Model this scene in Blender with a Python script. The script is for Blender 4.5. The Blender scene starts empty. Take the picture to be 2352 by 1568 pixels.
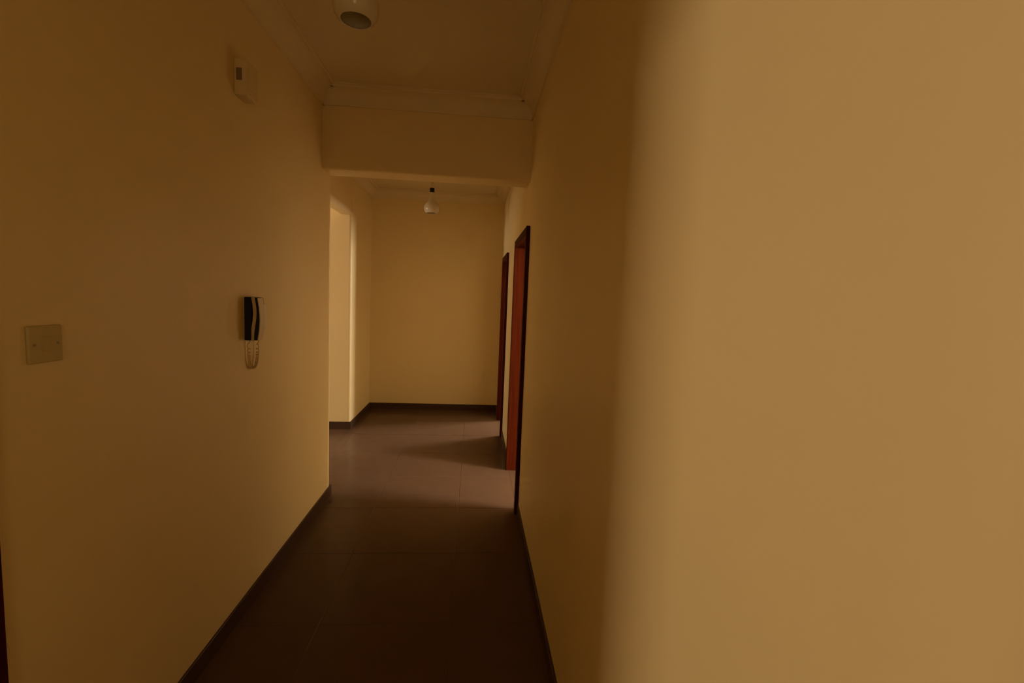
import bpy, bmesh, math
from mathutils import Vector, Matrix

scene = bpy.context.scene
col = scene.collection
R = math.radians

# ------------------------------------------------------------------ camera
CAM_H, F_PX, YAW, PITCH, ROLL = 1.53, 1064.0, 4.9565, 5.1882, 2.359
y_, p_, r_ = R(YAW), R(PITCH), R(ROLL)
fw = Vector((math.sin(y_) * math.cos(p_), math.cos(y_) * math.cos(p_), -math.sin(p_)))
rt = Vector((math.cos(y_), -math.sin(y_), 0.0))
up = rt.cross(fw)
rt2 = rt * math.cos(r_) + up * math.sin(r_)
up2 = -rt * math.sin(r_) + up * math.cos(r_)
cd = bpy.data.cameras.new('camera')
cam = bpy.data.objects.new('camera', cd)
col.objects.link(cam)
cd.sensor_fit = 'HORIZONTAL'
cd.sensor_width = 36.0
cd.lens = 36.0 * F_PX / 2352.0
cd.clip_start = 0.02
m = Matrix((rt2, up2, -fw)).transposed().to_4x4()
m.translation = Vector((0, 0, CAM_H))
cam.matrix_world = m
scene.camera = cam

# ------------------------------------------------------------------ view, world, daylight
vs = scene.view_settings
vs.view_transform = 'Standard'
vs.look = 'None'
vs.exposure = 0.0
vs.gamma = 1.0
vs.use_curve_mapping = False
scene.cycles.diffuse_bounces = 6
scene.cycles.glossy_bounces = 2
scene.cycles.max_bounces = 7
scene.cycles.use_adaptive_sampling = True
scene.cycles.adaptive_threshold = 0.06
scene.cycles.adaptive_min_samples = 20

DAY = (1.0, 0.78, 0.54)            # warm low daylight
DAY_SKY = (1.0, 0.90, 0.82)        # the shadier sides of the house
world = bpy.data.worlds.new('world')
scene.world = world
world.use_nodes = True
bgn = world.node_tree.nodes['Background']
bgn.inputs[0].default_value = (*DAY, 1)
bgn.inputs[1].default_value = 0.5

# main plan of the place, in metres (camera stands at x = 0, y = 0)
XL, XR, XL2 = -1.036, 0.368, -1.343     # corridor walls; recessed left wall at the far end
Y0, Y1F, Y1, Y2, Y3 = -1.6, 3.29, 3.49, 5.26, 6.24
ZB, ZC, ZO, ZD = 2.35, 2.87, 2.37, 2.03 # beam underside, ceiling, side opening head, door frame top
TW = 0.15
DOORS_R = [(3.168, 4.080), (5.031, 5.801)]   # outer edges of the two right-hand door frames
DOOR_L = (0.34, 1.066)                       # outer edges of the door frame beside the camera

# windows: (name, centre, inward normal, width, sill, head, power)
WINDOWS = [
    ('window_1', (5.00, 2.10), (-1, 0), 1.10, 0.95, 2.15, 630, DAY_SKY),
    ('window_2', (3.60, 6.65), (-1, 0), 1.00, 0.95, 2.15, 405, DAY_SKY),
    ('window_3', (-4.20, 1.08), (1, 0), 0.80, 0.85, 2.15, 78, DAY),
    ('window_4', (-6.90, 2.70), (1, 0), 1.60, 1.05, 2.50, 150, DAY_SKY),
    ('fill_window_5', (-0.02, -1.60), (0, 1), 0.64, 1.05, 2.15, 4.2, (1.0, 0.70, 0.36)),  # added behind the camera as weak fill for the beam and near walls
]
for nm, (wx, wy), (nx, ny), w, z0, z1, power, tint in WINDOWS:
    ld = bpy.data.lights.new('daylight', 'AREA')
    ld.shape = 'RECTANGLE'
    ld.size = w - 0.1
    ld.size_y = z1 - z0 - 0.1
    ld.energy = power
    ld.color = tint
    lo = bpy.data.objects.new('daylight', ld)
    col.objects.link(lo)
    lo.location = (wx - nx * 0.015, wy - ny * 0.015, (z0 + z1) / 2)   # in the reveal, just inside the pane
    lo.rotation_euler = Vector((nx, ny, 0)).to_track_quat('-Z', 'Z').to_euler()


# ------------------------------------------------------------------ materials
def mat(name, color, rough=0.5, spec=0.5, noise=0.0, scale=6.0, bump=0.0, bscale=120.0, rvar=0.0):
    mt = bpy.data.materials.new(name)
    mt.use_nodes = True
    nt = mt.node_tree
    b = nt.nodes['Principled BSDF']
    b.inputs['Base Color'].default_value = (*color, 1)
    b.inputs['Roughness'].default_value = rough
    b.inputs['Specular IOR Level'].default_value = spec
    tc = nt.nodes.new('ShaderNodeTexCoord')
    if noise > 0:
        n = nt.nodes.new('ShaderNodeTexNoise')
        n.inputs['Scale'].default_value = scale
        n.inputs['Detail'].default_value = 2
        nt.links.new(tc.outputs['Object'], n.inputs['Vector'])
        cr = nt.nodes.new('ShaderNodeMix')
        cr.data_type = 'RGBA'
        cr.inputs['A'].default_value = (*[c * (1 - noise) for c in color], 1)
        cr.inputs['B'].default_value = (*[min(1, c * (1 + noise)) for c in color], 1)
        nt.links.new(n.outputs['Fac'], cr.inputs['Factor'])
        nt.links.new(cr.outputs['Result'], b.inputs['Base Color'])
        if rvar > 0:
            mr = nt.nodes.new('ShaderNodeMapRange')
            mr.inputs['To Min'].default_value = rough - rvar
            mr.inputs['To Max'].default_value = rough + rvar
            nt.links.new(n.outputs['Fac'], mr.inputs['Value'])
            nt.links.new(mr.outputs['Result'], b.inputs['Roughness'])
    if bump > 0:
        n2 = nt.nodes.new('ShaderNodeTexNoise')
        n2.inputs['Scale'].default_value = bscale
        n2.inputs['Detail'].default_value = 3
        nt.links.new(tc.outputs['Object'], n2.inputs['Vector'])
        bp = nt.nodes.new('ShaderNodeBump')
        bp.inputs['Strength'].default_value = bump
        bp.inputs['Distance'].default_value = 0.002
        nt.links.new(n2.outputs['Fac'], bp.inputs['Height'])
        nt.links.new(bp.outputs['Normal'], b.inputs['Normal'])
    return mt


def wood_mat(name, dark, light):
    mt = bpy.data.materials.new(name)
    mt.use_nodes = True
    nt = mt.node_tree
    b = nt.nodes['Principled BSDF']
    b.inputs['Roughness'].default_value = 0.45
    b.inputs['Specular IOR Level'].default_value = 0.04
    tc = nt.nodes.new('ShaderNodeTexCoord')
    mp = nt.nodes.new('ShaderNodeMapping')
    mp.inputs['Scale'].default_value = (14, 14, 0.7)
    nt.links.new(tc.outputs['Object'], mp.inputs['Vector'])
    n = nt.nodes.new('ShaderNodeTexNoise')
    n.inputs['Scale'].default_value = 3.0
    n.inputs['Detail'].default_value = 8
    n.inputs['Distortion'].default_value = 0.6
    nt.links.new(mp.outputs['Vector'], n.inputs['Vector'])
    cr = nt.nodes.new('ShaderNodeValToRGB')
    cr.color_ramp.elements[0].position = 0.3
    cr.color_ramp.elements[0].color = (*dark, 1)
    cr.color_ramp.elements[1].position = 0.75
    cr.color_ramp.elements[1].color = (*light, 1)
    nt.links.new(n.outputs['Fac'], cr.inputs['Fac'])
    nt.links.new(cr.outputs['Color'], b.inputs['Base Color'])
    return mt


M = {
    'paint': mat('cream_wall_paint', (0.85, 0.690, 0.355), 0.42, 0.45, 0.02, 3.0),
    'low_bounce_paint': mat('low_bounce_room_paint', (0.45, 0.36, 0.22), 0.5, 0.4, 0.02, 3.0),  # darkened so the unseen rooms bounce less light into the corridor
    'ceiling': mat('white_ceiling_paint', (0.78, 0.68, 0.44), 0.75, 0.3, 0.015, 3.0),
    'cornice': mat('white_plaster', (0.80, 0.69, 0.44), 0.7, 0.3, 0.015, 5.0),
    'tile': mat('brown_porcelain', (0.116, 0.067, 0.039), 0.20, 0.08, 0.07, 9.0, 0.0, 60, 0.04),
    'grout': mat('grey_grout', (0.135, 0.082, 0.05), 0.8, 0.3, 0.08, 40),
    'skirt': mat('dark_skirting_tile', (0.07, 0.038, 0.022), 0.3, 0.2, 0.08, 12),
    'wood': wood_mat('red_brown_varnished_wood', (0.043, 0.0054, 0.0006), (0.070, 0.0096, 0.0011)),
    'white_plastic': mat('white_plastic', (0.80, 0.70, 0.52), 0.35, 0.5, 0.01, 20),
    'cream_plastic': mat('cream_plastic', (0.64, 0.50, 0.27), 0.45, 0.3, 0.01, 20),
    'grey_plastic': mat('grey_plastic', (0.58, 0.49, 0.24), 0.5, 0.2, 0.02, 30),
    'black_plastic': mat('black_plastic', (0.008, 0.007, 0.008), 0.45, 0.35, 0.1, 60),
    'brown_slot': mat('dark_slot', (0.26, 0.18, 0.10), 0.6, 0.3, 0.1, 60),
    'opal': mat('opal_glass', (0.86, 0.78, 0.58), 0.18, 0.6, 0.01, 20),
    'bulb': mat('frosted_bulb', (0.7, 0.66, 0.6), 0.4, 0.5, 0.01, 20),
    'cord': mat('beige_cord', (0.68, 0.52, 0.25), 0.5, 0.3, 0.03, 80),
    'chime': mat('aged_white_plastic', (0.74, 0.61, 0.33), 0.5, 0.2, 0.01, 20),
    'pale_plastic': mat('pale_plastic', (0.92, 0.86, 0.68), 0.4, 0.4, 0.01, 20),
    'screw': mat('screw_metal', (0.35, 0.28, 0.18), 0.35, 0.6, 0.05, 200),
    'frame': mat('window_aluminium', (0.65, 0.60, 0.52), 0.4, 0.5, 0.02, 20),
}
ont = M['opal'].node_tree
otr = ont.nodes.new('ShaderNodeBsdfTranslucent')
otr.inputs['Color'].default_value = (0.85, 0.74, 0.50, 1)
omx = ont.nodes.new('ShaderNodeMixShader')
omx.inputs[0].default_value = 0.12
ont.links.new(ont.nodes['Principled BSDF'].outputs[0], omx.inputs[1])
ont.links.new(otr.outputs[0], omx.inputs[2])
ont.links.new(omx.outputs[0], ont.nodes['Material Output'].inputs['Surface'])
g = bpy.data.materials.new('window_glass')
g.use_nodes = True
nt = g.node_tree
nt.nodes.clear()
go = nt.nodes.new('ShaderNodeOutputMaterial')
gm = nt.nodes.new('ShaderNodeMixShader')
gm.inputs[0].default_value = 0.05
gt = nt.nodes.new('ShaderNodeBsdfTransparent')
gg = nt.nodes.new('ShaderNodeBsdfGlossy')
gg.inputs['Roughness'].default_value = 0.02
nt.links.new(gt.outputs[0], gm.inputs[1])
nt.links.new(gg.outputs[0], gm.inputs[2])
nt.links.new(gm.outputs[0], go.inputs['Surface'])
M['glass'] = g


# ------------------------------------------------------------------ mesh helpers
def box(bm, x0, x1, y0, y1, z0, z1, bevel=0.0, seg=2):
    r = bmesh.ops.create_cube(bm, size=1.0)
    vs_ = r['verts']
    for v in vs_:
        v.co = Vector(((x0 + x1) / 2 + v.co.x * (x1 - x0), (y0 + y1) / 2 + v.co.y * (y1 - y0),
                       (z0 + z1) / 2 + v.co.z * (z1 - z0)))
    if bevel > 0:
        es = list({e for v in vs_ for e in v.link_edges})
        bmesh.ops.bevel(bm, geom=es, offset=bevel, segments=seg, affect='EDGES', profile=0.5)


def rounded(pts, radii, n=8):
    """plan polygon (counter-clockwise) with some corners rounded"""
    out = []
    k = len(pts)
    for i, p in enumerate(pts):
        r = radii.get(i, 0)
        p = Vector(p)
        if r <= 0:
            out.append(p)
            continue
        a = (Vector(pts[i - 1]) - p).normalized()
        b = (Vector(pts[(i + 1) % k]) - p).normalized()
        c = p + a * r + b * r
        for j in range(n + 1):
            t = j / n * math.pi / 2
            out.append(c - b * r * math.cos(t) - a * r * math.sin(t))
    return out


def prism(bm, pts, frame):
    """extrude a 2-D outline; frame(u, v, w) maps to 3-D with w = 0 or 1"""
    a = [bm.verts.new(frame(p[0], p[1], 0)) for p in pts]
    b = [bm.verts.new(frame(p[0], p[1], 1)) for p in pts]
    n = len(pts)
    bm.faces.new(a[::-1])
    bm.faces.new(b)
    for i in range(n):
        bm.faces.new((a[i], a[(i + 1) % n], b[(i + 1) % n], b[i]))


def lathe(bm, prof, cx, cy, n=40, closed=False):
    rings = []
    for r, z in prof:
        rings.append([bm.verts.new((cx + r * math.cos(2 * math.pi * i / n), cy + r * math.sin(2 * math.pi * i / n), z))
                      for i in range(n)])
    for a, b in zip(rings, rings[1:] + (rings[:1] if closed else [])):
        for i in range(n):
            bm.faces.new((a[i], a[(i + 1) % n], b[(i + 1) % n], b[i]))
    if not closed:
        bm.faces.new(rings[0][::-1])
        bm.faces.new(rings[-1])


def tube(bm, path, rad, n=8):
    rings = []
    for i, p in enumerate(path):
        p = Vector(p)
        t = (Vector(path[min(i + 1, len(path) - 1)]) - Vector(path[max(i - 1, 0)])).normalized()
        u = t.cross(Vector((0.3, 0.9, 0.2))).normalized()
        v = t.cross(u)
        rings.append([bm.verts.new(p + (u * math.cos(2 * math.pi * k / n) + v * math.sin(2 * math.pi * k / n)) * rad)
                      for k in range(n)])
    for a, b in zip(rings, rings[1:]):
        for k in range(n):
            bm.faces.new((a[k], a[(k + 1) % n], b[(k + 1) % n], b[k]))
    bm.faces.new(rings[0][::-1])
    bm.faces.new(rings[-1])


def obj(name, bm, material, parent=None, smooth=False, origin=None):
    bmesh.ops.recalc_face_normals(bm, faces=bm.faces)
    if origin is not None:
        bmesh.ops.translate(bm, verts=bm.verts, vec=-Vector(origin))
    me = bpy.data.meshes.new(name)
    bm.to_mesh(me)
    bm.free()
    me.materials.append(M[material])
    if smooth:
        for p in me.polygons:
            p.use_smooth = True
        me.set_sharp_from_angle(angle=R(38))
    o = bpy.data.objects.new(name, me)
    col.objects.link(o)
    if origin is not None:
        o.location = origin
    if parent is not None:
        o.parent = parent
        pw = Vector((0, 0, 0))
        q = parent
        while q is not None:
            pw = pw + q.location
            q = q.parent
        o.location = (Vector(origin) if origin is not None else Vector((0, 0, 0))) - pw
    return o


def tag(o, label, cat, group=None, kind=None):
    o['label'] = label
    o['category'] = cat
    if group:
        o['group'] = group
    if kind:
        o['kind'] = kind
    return o


def thing(name, label, cat, loc, group=None, kind=None):
    o = bpy.data.objects.new(name, None)
    o.empty_display_size = 0.05
    col.objects.link(o)
    o.location = loc
    return tag(o, label, cat, group, kind)


def struct(name, bm, material, label, cat, smooth=False):
    return tag(obj(name, bm, material, None, smooth), label, cat, None, 'structure')


NB = bmesh.new
FZ = -0.03
plan = lambda z0, z1: (lambda u, v, w: Vector((u, v, z0 + (z1 - z0) * w)))

# ------------------------------------------------------------------ floor with separate tiles
bm = NB()
box(bm, -7.1, 5.2, -1.75, 8.2, -0.12, -0.0015 - 0.0)
floor = struct('floor', bm, 'grout', 'brown porcelain tiled corridor floor with fine pale joints', 'floor')
T, GAP, TX0, TY0 = 0.60, 0.003, -0.66, 3.87
areas = [(XL + 0.001, XR - 0.001, Y0, Y1), (XL2 + 0.001, XR - 0.001, Y1, Y3),
         (-4.3, XL2 + 0.001, Y1 + 0.001, Y2 - 0.001)]
for a, b in DOORS_R:
    areas.append((XR - 0.001, XR + TW, a + 0.05, b - 0.05))
areas.append((XR + TW, 2.6, 1.6, 4.50))
areas.append((XR + TW, 2.6, 4.65, 7.4))
areas.append((XL - 0.2, XL + 0.001, DOOR_L[0] + 0.06, DOOR_L[1] - 0.06))
tile_cache = {}
for (ax0, ax1, ay0, ay1) in areas:
    for i in range(math.floor((ax0 - TX0) / T), math.ceil((ax1 - TX0) / T)):
        for j in range(math.floor((ay0 - TY0) / T), math.ceil((ay1 - TY0) / T)):
            x0, x1 = TX0 + i * T + GAP / 2, TX0 + (i + 1) * T - GAP / 2
            y0, y1 = TY0 + j * T + GAP / 2, TY0 + (j + 1) * T - GAP / 2
            x0, x1, y0, y1 = max(x0, ax0), min(x1, ax1), max(y0, ay0), min(y1, ay1)
            if x1 - x0 < 0.004 or y1 - y0 < 0.004:
                continue
            key = (round(x1 - x0, 4), round(y1 - y0, 4))
            if key not in tile_cache:
                bm = NB()
                hx, hy = (x1 - x0) / 2, (y1 - y0) / 2
                e = min(0.0012, hx / 3, hy / 3)
                prism_pts = [(-hx, -hy), (hx, -hy), (hx, hy), (-hx, hy)]
                lo_ = [bm.verts.new((px, py, -0.01)) for px, py in prism_pts]
                mi_ = [bm.verts.new((px, py, -e)) for px, py in prism_pts]
                to_ = [bm.verts.new((px - math.copysign(e, px), py - math.copysign(e, py), 0)) for px, py in prism_pts]
                for A_, B_ in ((lo_, mi_), (mi_, to_)):
                    for q in range(4):
                        bm.faces.new((A_[q], A_[(q + 1) % 4], B_[(q + 1) % 4], B_[q]))
                bm.faces.new(to_)
                o = obj('tile', bm, 'tile', floor)
                tile_cache[key] = o.data
            else:
                o = bpy.data.objects.new('tile', tile_cache[key])
                col.objects.link(o)
                o.parent = floor
            o.location = ((x0 + x1) / 2, (y0 + y1) / 2, 0)

# ------------------------------------------------------------------ ceiling
bm = NB()
box(bm, -7.1, 5.2, -1.75, 8.2, ZC, ZC + 0.12)
struct('ceiling', bm, 'ceiling', 'plain dim ceiling above the corridor', 'ceiling')

# ------------------------------------------------------------------ walls
ZT = ZC + 0.02
# left wall with the doorway beside the camera and the rounded free end at the side passage
bm = NB()
LB = XL - 0.2
box(bm, LB, XL, Y0, DOOR_L[0] + 0.03, FZ, ZT)
box(bm, LB, XL, DOOR_L[0] + 0.03, DOOR_L[1] - 0.03, ZD - 0.03, ZT)
pts = [(LB, DOOR_L[1] - 0.03), (XL, DOOR_L[1] - 0.03), (XL, Y1), (-4.35, Y1), (-4.35, Y1 - 0.2), (LB, Y1 - 0.2)]
prism(bm, rounded(pts, {2: 0.025}), plan(FZ, ZT))
struct('wall_left', bm, 'paint', 'cream painted wall on the left carrying intercom and switch', 'wall', True)

# far block: wall facing us beyond the side opening, turning a rounded corner into the recessed left wall
bm = NB()
pts = [(-7.0, Y2), (XL2, Y2), (XL2, Y3 + 0.15), (-7.0, Y3 + 0.15)]
prism(bm, rounded(pts, {1: 0.03}), plan(FZ, ZT))
struct('wall_left_far', bm, 'paint', 'bright cream wall corner beyond the opening on the left', 'wall', True)
bm = NB()
box(bm, XL2 - 0.12, XL2, Y1 - 0.01, Y2 + 0.04, ZO, ZT, 0.012, 3)
struct('wall_left_lintel', bm, 'paint', 'cream lintel over the side opening on the far left', 'wall', True)

# beam across the corridor
bm = NB()
pts = [(Y1F, ZB), (Y1, ZB), (Y1, ZT), (Y1F, ZT)]
prism(bm, rounded(pts, {0: 0.012, 1: 0.02}, 5), lambda u, v, w: Vector((XL2 - 0.1 + (XR + 0.02 - XL2 + 0.1) * w, u, v)))
struct('wall_beam', bm, 'paint', 'cream dropped beam crossing the corridor under the ceiling', 'wall', True)

# right wall with two doorways
bm = NB()
ys = [Y0]
for a, b in DOORS_R:
    ys += [a + 0.025, b - 0.025]
ys.append(Y3 + 0.15)
for k in range(0, len(ys), 2):
    box(bm, XR, XR + TW, ys[k], ys[k + 1], FZ, ZT)
for k in range(1, len(ys) - 1, 2):
    box(bm, XR, XR + TW, ys[k], ys[k + 1], ZD - 0.03, ZT)
struct('wall_right', bm, 'paint', 'long cream painted wall along the right side', 'wall')

bm = NB()
box(bm, XL2 - 0.05, XR + 0.05, Y3, Y3 + 0.15, FZ, ZT)
struct('wall_back', bm, 'paint', 'plain cream end wall of the corridor', 'wall')
bm = NB()
_, (wx, wy), _, ww, wz0, wz1, _, _ = WINDOWS[4]
for (xa, xb, za, zb) in ((LB, wx - ww / 2, FZ, ZT), (wx + ww / 2, XR + TW, FZ, ZT),
                         (wx - ww / 2, wx + ww / 2, FZ, wz0), (wx - ww / 2, wx + ww / 2, wz1, ZT)):
    box(bm, xa, xb, Y0 - 0.12, Y0, za, zb)
struct('wall_front', bm, 'paint', 'cream wall closing the corridor behind the viewpoint', 'wall')


# rooms the daylight comes from
def room(name, label, x0, x1, y0, y1, open_side, win):
    """outer walls of a side room; the side towards the corridor is left to the corridor's own wall"""
    nm, (wx, wy), nrm, w, z0, z1, pw, tint = win
    b = NB()
    t = 0.12
    if open_side == 'W':     # corridor on its west: window wall on the east
        box(b, x1, x1 + t, y0 - t, wy - w / 2, FZ, ZT)
        box(b, x1, x1 + t, wy + w / 2, y1 + t, FZ, ZT)
        box(b, x1, x1 + t, wy - w / 2, wy + w / 2, FZ, z0)
        box(b, x1, x1 + t, wy - w / 2, wy + w / 2, z1, ZT)
    else:
        box(b, x0 - t, x0, y0 - t, wy - w / 2, FZ, ZT)
        box(b, x0 - t, x0, wy + w / 2, y1 + t, FZ, ZT)
        box(b, x0 - t, x0, wy - w / 2, wy + w / 2, FZ, z0)
        box(b, x0 - t, x0, wy - w / 2, wy + w / 2, z1, ZT)
    box(b, x0, x1, y0 - t, y0, FZ, ZT)
    if name != 'wall_side_passage':      # the passage's other side is the far left wall
        box(b, x0, x1, y1, y1 + t, FZ, ZT)
    struct(name, b, 'low_bounce_paint' if open_side == 'W' else 'paint', label, 'wall')
    window(win, x1 if open_side == 'W' else x0 - t)


def window(win, base):
    """frame, mullion and two panes; base: outer edge of the opening along the wall's normal"""
    nm, (wx, wy), nrm, w, z0, z1, pw, tint = win
    along_y = nrm[0] != 0
    c = wy if along_y else wx

    def bx(b, n0, n1, t0, t1, za, zb):
        if along_y:
            box(b, base + n0, base + n1, t0, t1, za, zb)
        else:
            box(b, t0, t1, base + n0, base + n1, za, zb)
    b = NB()
    bx(b, 0.03, 0.09, c - w / 2, c - w / 2 + 0.05, z0, z1)
    bx(b, 0.03, 0.09, c + w / 2 - 0.05, c + w / 2, z0, z1)
    bx(b, 0.03, 0.09, c - w / 2 + 0.05, c + w / 2 - 0.05, z0, z0 + 0.05)
    bx(b, 0.03, 0.09, c - w / 2 + 0.05, c + w / 2 - 0.05, z1 - 0.05, z1)
    wo = struct(nm, b, 'frame', {
        'window_1': 'aluminium window in the room behind the nearer right doorway',
        'window_2': 'aluminium window in the room behind the farther right doorway',
        'window_3': 'aluminium window in the room beside the viewpoint',
        'window_4': 'wide aluminium window at the end of the left side passage',
        'fill_window_5': 'small added fill-light window in the wall behind the viewpoint'}[nm], 'window')
    b = NB()
    bx(b, 0.045, 0.075, c - 0.015, c + 0.015, z0 + 0.05, z1 - 0.05)
    obj('mullion', b, 'frame', wo)
    for s_ in (-1, 1):
        ta, tb = sorted((c + s_ * 0.016, c + s_ * (w / 2 - 0.05)))
        b = NB()
        bx(b, 0.058, 0.062, ta, tb, z0 + 0.05, z1 - 0.05)
        obj('pane', b, 'glass', wo)


window(WINDOWS[4], Y0 - 0.12)
room('wall_room_near', 'low-bounce darkened walls of the room behind the nearer right doorway', XR + TW, 5.0, 0.9, 4.45, 'W', WINDOWS[0])
room('wall_room_far', 'low-bounce darkened walls of the room behind the farther right doorway', XR + TW, 3.6, 4.70, 7.9, 'W', WINDOWS[1])
room('wall_room_left', 'cream walls of the room beside the viewpoint', -4.2, LB, -1.5, 3.17, 'E', WINDOWS[2])
room('wall_side_passage', 'cream walls at the end of the left side passage', -6.9, -4.32, 0.6, Y2, 'E', WINDOWS[3])

# ------------------------------------------------------------------ skirting
SH, ST = 0.08, 0.010


def skirt(name, label, segs):
    b = NB()
    for (x0, x1, y0, y1) in segs:
        box(b, x0, x1, y0, y1, FZ, SH, 0.0015, 1)
    return struct(name, b, 'skirt', label, 'skirting')


skirt('baseboard_left', 'dark brown tile skirting along the near left wall',
      [(XL, XL + ST, Y0, DOOR_L[0]), (XL, XL + ST, DOOR_L[1], Y1), (XL2 - 3, XL + ST, Y1, Y1 + ST)])
skirt('baseboard_right', 'dark brown tile skirting along the right wall',
      [(XR - ST, XR, Y0, DOORS_R[0][0]), (XR - ST, XR, DOORS_R[0][1], DOORS_R[1][0]), (XR - ST, XR, DOORS_R[1][1], Y3)])
skirt('baseboard_back', 'dark brown tile skirting at the foot of the end wall', [(XL2, XR, Y3 - ST, Y3)])
skirt('baseboard_left_far', 'dark brown tile skirting round the far left corner',
      [(XL2 - 3, XL2 + ST, Y2 - ST, Y2), (XL2, XL2 + ST, Y2, Y3)])
skirt('baseboard_front', 'dark brown tile skirting behind the viewpoint', [(XL, XR, Y0, Y0 + ST)])

# ------------------------------------------------------------------ ceiling cornice
CD, CP = 0.112, 0.105      # drop and projection
prof = [(0, 0), (0, -CD), (0.012, -CD), (0.014, -CD + 0.018)]
for k in range(1, 8):
    t = k / 8 * math.pi / 2
    prof.append((0.014 + 0.058 * (1 - math.cos(t)), -CD + 0.018 + 0.066 * math.sin(t)))
prof += [(0.074, -0.022), (0.090, -0.022), (0.092, -0.010), (CP, -0.008), (CP, 0)]


def cornice(name, label, runs):
    b = NB()
    for (ax, ay, bx, by, nx, ny) in runs:
        A_, B_ = Vector((ax, ay, ZC)), Vector((bx, by, ZC))
        N_ = Vector((nx, ny, 0))
        prism(b, prof, lambda u, v, w, A_=A_, B_=B_, N_=N_: A_.lerp(B_, w) + N_ * u + Vector((0, 0, v)))
    return struct(name, b, 'cornice', label, 'cornice', True)


cornice('trim_1', 'plaster cornice along the top of the near left wall', [(XL, Y0, XL, Y1F, 1, 0)])
cornice('trim_2', 'plaster cornice along the top of the near right wall', [(XR, Y0, XR, Y1F, -1, 0)])
cornice('trim_3', 'plaster cornice on the front of the cross beam', [(XL, Y1F, XR, Y1F, 0, -1)])
cornice('trim_4', 'plaster cornice along the top of the end wall', [(XL2, Y3, XR, Y3, 0, -1)])
cornice('trim_5', 'plaster cornice above the far left wall', [(XL2, Y1, XL2, Y3, 1, 0)])
cornice('trim_6', 'plaster cornice above the right wall beyond the beam', [(XR, Y1, XR, Y3, -1, 0)])
cornice('trim_7', 'plaster cornice on the back of the cross beam', [(XL2, Y1, XR, Y1, 0, 1)])
cornice('trim_8', 'plaster cornice behind the viewpoint', [(XL, Y0, XR, Y0, 0, 1)])


# ------------------------------------------------------------------ door frames
def door_frame(name, label, xw, side, thick, y0, y1, fwid, proud):
    """xw: corridor face of the wall; side: +1 when the wall lies towards +x"""
    d = thing(name, label, 'door', (xw, (y0 + y1) / 2, 0), kind='structure')
    bx = lambda b, u0, u1, ya, yb, za, zb, bev=0.002: box(
        b, *sorted((xw + side * u0, xw + side * u1)), ya, yb, za, zb, bev, 1)
    ci, co = y0 + fwid, y1 - fwid
    zt = ZD - fwid
    for (ya, yb) in ((y0, ci), (co, y1)):                      # casings on both wall faces
        b = NB(); bx(b, -proud, 0.0, ya, yb, FZ + 0.03, ZD); obj('casing', b, 'wood', d)
        b = NB(); bx(b, thick, thick + proud, ya, yb, FZ + 0.03, ZD); obj('casing', b, 'wood', d)
    for (u0, u1) in ((-proud, 0.0), (thick, thick + proud)):
        b = NB(); bx(b, u0, u1, ci, co, zt, ZD); obj('head_casing', b, 'wood', d)
    for (ya, yb) in ((y0 + 0.025, ci), (co, y1 - 0.025)):
        b = NB(); bx(b, 0.0, thick, ya, yb, FZ + 0.03, zt + 0.02); obj('jamb', b, 'wood', d)
    b = NB(); bx(b, 0.0, thick, ci, co, zt, zt + 0.02); obj('head_jamb', b, 'wood', d)
    for (ya, yb) in ((ci, ci + 0.012), (co - 0.012, co)):      # the stop the leaf closes against
        b = NB(); bx(b, thick - 0.045, thick - 0.03, ya, yb, FZ + 0.03, zt); obj('door_stop', b, 'wood', d)
    b = NB(); bx(b, thick - 0.045, thick - 0.03, ci + 0.012, co - 0.012, zt - 0.012, zt); obj('door_stop', b, 'wood', d)
    return d


door_frame('door_1', 'nearer red-brown wooden door frame on the right, lit by daylight', XR, 1, TW, *DOORS_R[0], 0.055, 0.026)
door_frame('door_2', 'farther dark red-brown door frame on the right by the end wall', XR, 1, TW, *DOORS_R[1], 0.05, 0.026)
door_frame('door_3', 'dark door frame edge at the lower left beside the light switch', XL, -1, 0.2, *DOOR_L, 0.06, 0.016)


# ------------------------------------------------------------------ pendant lamps
def pendant(x, y, zb, label):
    """zb: height of the open rim of the glass shade"""
    d = thing('pendant_lamp', label, 'lamp', (x, y, zb), 'pendant lamps on the corridor ceiling')
    b = NB()
    lathe(b, [(0.052, ZC), (0.052, ZC - 0.010), (0.044, ZC - 0.028), (0.016, ZC - 0.036)], x, y)
    obj('ceiling_rose', b, 'white_plastic', d, True)
    b = NB()
    lathe(b, [(0.011, ZC - 0.034), (0.011, zb + 0.315), (0.020, zb + 0.300), (0.0225, zb + 0.259)], x, y, 28)
    obj('stem', b, 'white_plastic', d, True)
    b = NB()
    lathe(b, [(0.020, zb + 0.260), (0.0245, zb + 0.259), (0.0245, zb + 0.213), (0.021, zb + 0.211)], x, y, 28)
    obj('lamp_holder', b, 'black_plastic', d, True)
    outer = [(0.0255, 0.214), (0.027, 0.185), (0.031, 0.155), (0.039, 0.132), (0.054, 0.112), (0.069, 0.092), (0.079, 0.068),
             (0.0815, 0.046), (0.077, 0.024), (0.067, 0.008), (0.058, 0.0)]
    inner = [(r - 0.004, z + (0.002 if i == len(outer) - 1 else 0)) for i, (r, z) in enumerate(outer)][::-1]
    b = NB()
    lathe(b, [(r, zb + z) for r, z in outer + inner], x, y, 48, closed=True)
    obj('glass_shade', b, 'opal', d, True)
    b = NB()
    lathe(b, [(0.013, zb + 0.215), (0.014, zb + 0.165), (0.022, zb + 0.140), (0.029, zb + 0.115), (0.030, zb + 0.098),
              (0.025, zb + 0.080), (0.014, zb + 0.070), (0.003, zb + 0.067)], x, y, 28)
    obj('light_bulb', b, 'bulb', d, True)
    return d


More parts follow.
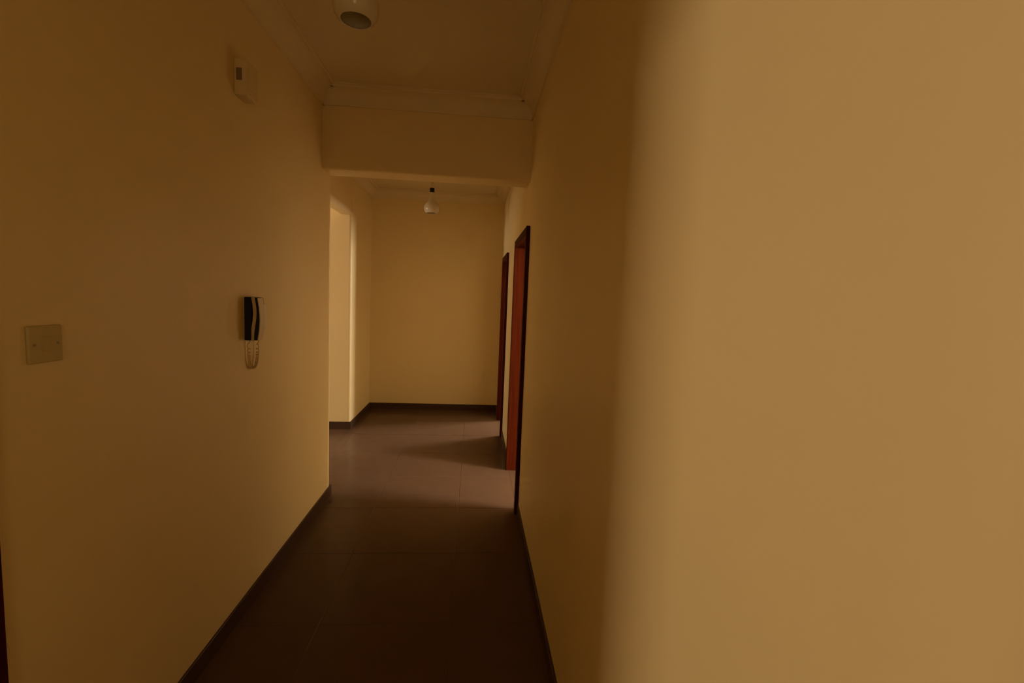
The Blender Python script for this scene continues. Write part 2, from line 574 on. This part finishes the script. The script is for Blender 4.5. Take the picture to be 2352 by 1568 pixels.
pendant(-0.462, 1.84, 2.520, 'opal glass pendant lamp cut off by the top of the picture')
pendant(-0.474, 5.10, 2.408, 'opal glass pendant lamp with black holder before the end wall')

# ------------------------------------------------------------------ intercom handset on the left wall
IY, IZ = 2.205, 1.392
ic = thing('intercom_phone', 'black and cream intercom handset on the left wall', 'intercom', (XL, IY, IZ - 0.10))
b = NB()
pts = rounded([(0, -0.098), (0.029, -0.098), (0.031, 0.10), (0, 0.10)], {1: 0.006, 2: 0.006, 0: 0.004, 3: 0.004}, 4)
prism(b, pts, lambda u, v, w: Vector((XL + u, IY + 0.085 * w, IZ + v)))
obj('back_plate', b, 'black_plastic', ic, True)


def wave(z):     # waist line of the phone body, seen from the side
    return 0.006 * math.sin((z + 0.03) / 0.2 * math.pi * 1.7) + 0.001


def layer(f0, f1, zlo, zhi, n=26):
    zs = [zlo + (zhi - zlo) * k / n for k in range(n + 1)]
    return [(f1(z), z) for z in zs] + [(f0(z), z) for z in reversed(zs)]


b = NB()
prism(b, layer(lambda z: 0.0305 + max(wave(z), -0.004), lambda z: 0.046 + wave(z), -0.099, 0.099),
      lambda u, v, w: Vector((XL + u, IY + 0.001 + 0.088 * w, IZ + v)))
obj('body_shell', b, 'cream_plastic', ic, True)
b = NB()
prism(b, layer(lambda z: 0.0462 + wave(z), lambda z: 0.052 + 0.013 * math.cos(z / 0.099 * 1.35), -0.097, 0.098),
      lambda u, v, w: Vector((XL + u, IY + 0.048 * w, IZ + v)))
hs = obj('handset', b, 'black_plastic', ic, True)
b = NB()
prism(b, layer(lambda z: 0.0522 + 0.013 * math.cos(z / 0.099 * 1.35), lambda z: 0.0550 + 0.0145 * math.cos(z / 0.099 * 1.35), -0.096, 0.096),
      lambda u, v, w: Vector((XL + u, IY + 0.002 + 0.044 * w, IZ + v)))
obj('handset_cover', b, 'white_plastic', hs, True)
b = NB()
box(b, XL + 0.040, XL + 0.062, IY + 0.056, IY + 0.086, IZ - 0.047, IZ + 0.070, 0.003, 2)
obj('key_panel', b, 'pale_plastic', ic, True)
b = NB()
path = []
NT = 30 * 10
y_a, y_b, z_top, z_low = IY + 0.012, IY + 0.100, IZ - 0.099, IZ - 0.235
for k in range(NT + 1):
    t = k / NT
    ang = math.pi * t
    cyv = (y_a + y_b) / 2 - (y_b - y_a) / 2 * math.cos(ang)
    czv = z_top - (z_top - z_low) * math.sin(ang) ** 0.55
    ph = 2 * math.pi * 30 * t
    path.append((XL + 0.012 + 0.006 * math.cos(ph), cyv + 0.006 * math.sin(ph) * abs(math.sin(ang)), czv + 0.006 * math.sin(ph) * abs(math.cos(ang))))
tube(b, path, 0.0022, 6)
obj('coiled_cord', b, 'cord', ic, True)

# ------------------------------------------------------------------ door chime high on the left wall
CY, CZ0, CZ1 = 2.135, 2.345, 2.492
ch = thing('door_chime', 'small pale box chime mounted high on the left wall', 'door chime', (XL, CY, CZ0))
b = NB()
box(b, XL, XL + 0.052, CY, CY + 0.105, CZ0, CZ1, 0.005, 3)
obj('housing', b, 'chime', ch, True)
b = NB()
box(b, XL + 0.010, XL + 0.034, CY - 0.0015, CY + 0.004, CZ0 + 0.058, CZ0 + 0.108, 0.0015, 1)
obj('sound_slot', b, 'brown_slot', ch)
b = NB()
box(b, XL + 0.0515, XL + 0.0535, CY + 0.02, CY + 0.085, CZ0 + 0.03, CZ0 + 0.115, 0.0008, 1)
obj('front_panel', b, 'chime', ch)

# ------------------------------------------------------------------ light switch by the door frame
SY, SZ = 1.208, 1.376
sw = thing('light_switch', 'square grey light switch plate at the left edge', 'switch', (XL, SY, SZ - 0.045))
b = NB()
box(b, XL, XL + 0.008, SY - 0.045, SY + 0.045, SZ - 0.045, SZ + 0.045, 0.003, 3)
obj('plate', b, 'grey_plastic', sw, True)
b = NB()
prism(b, [(0.0075, -0.018), (0.0095, -0.018), (0.0125, 0.018), (0.0075, 0.018)],
      lambda u, v, w: Vector((XL + u, SY - 0.012 + 0.024 * w, SZ + v)))
obj('rocker', b, 'grey_plastic', sw)
for s in (-1, 1):
    b = NB()
    prism(b, [(0.0035 * math.cos(k * math.pi / 6), 0.0035 * math.sin(k * math.pi / 6)) for k in range(12)],
          lambda u, v, w: Vector((XL + 0.007 + 0.0022 * w, SY + s * 0.031 + u, SZ + v)))
    obj('screw', b, 'screw', sw)
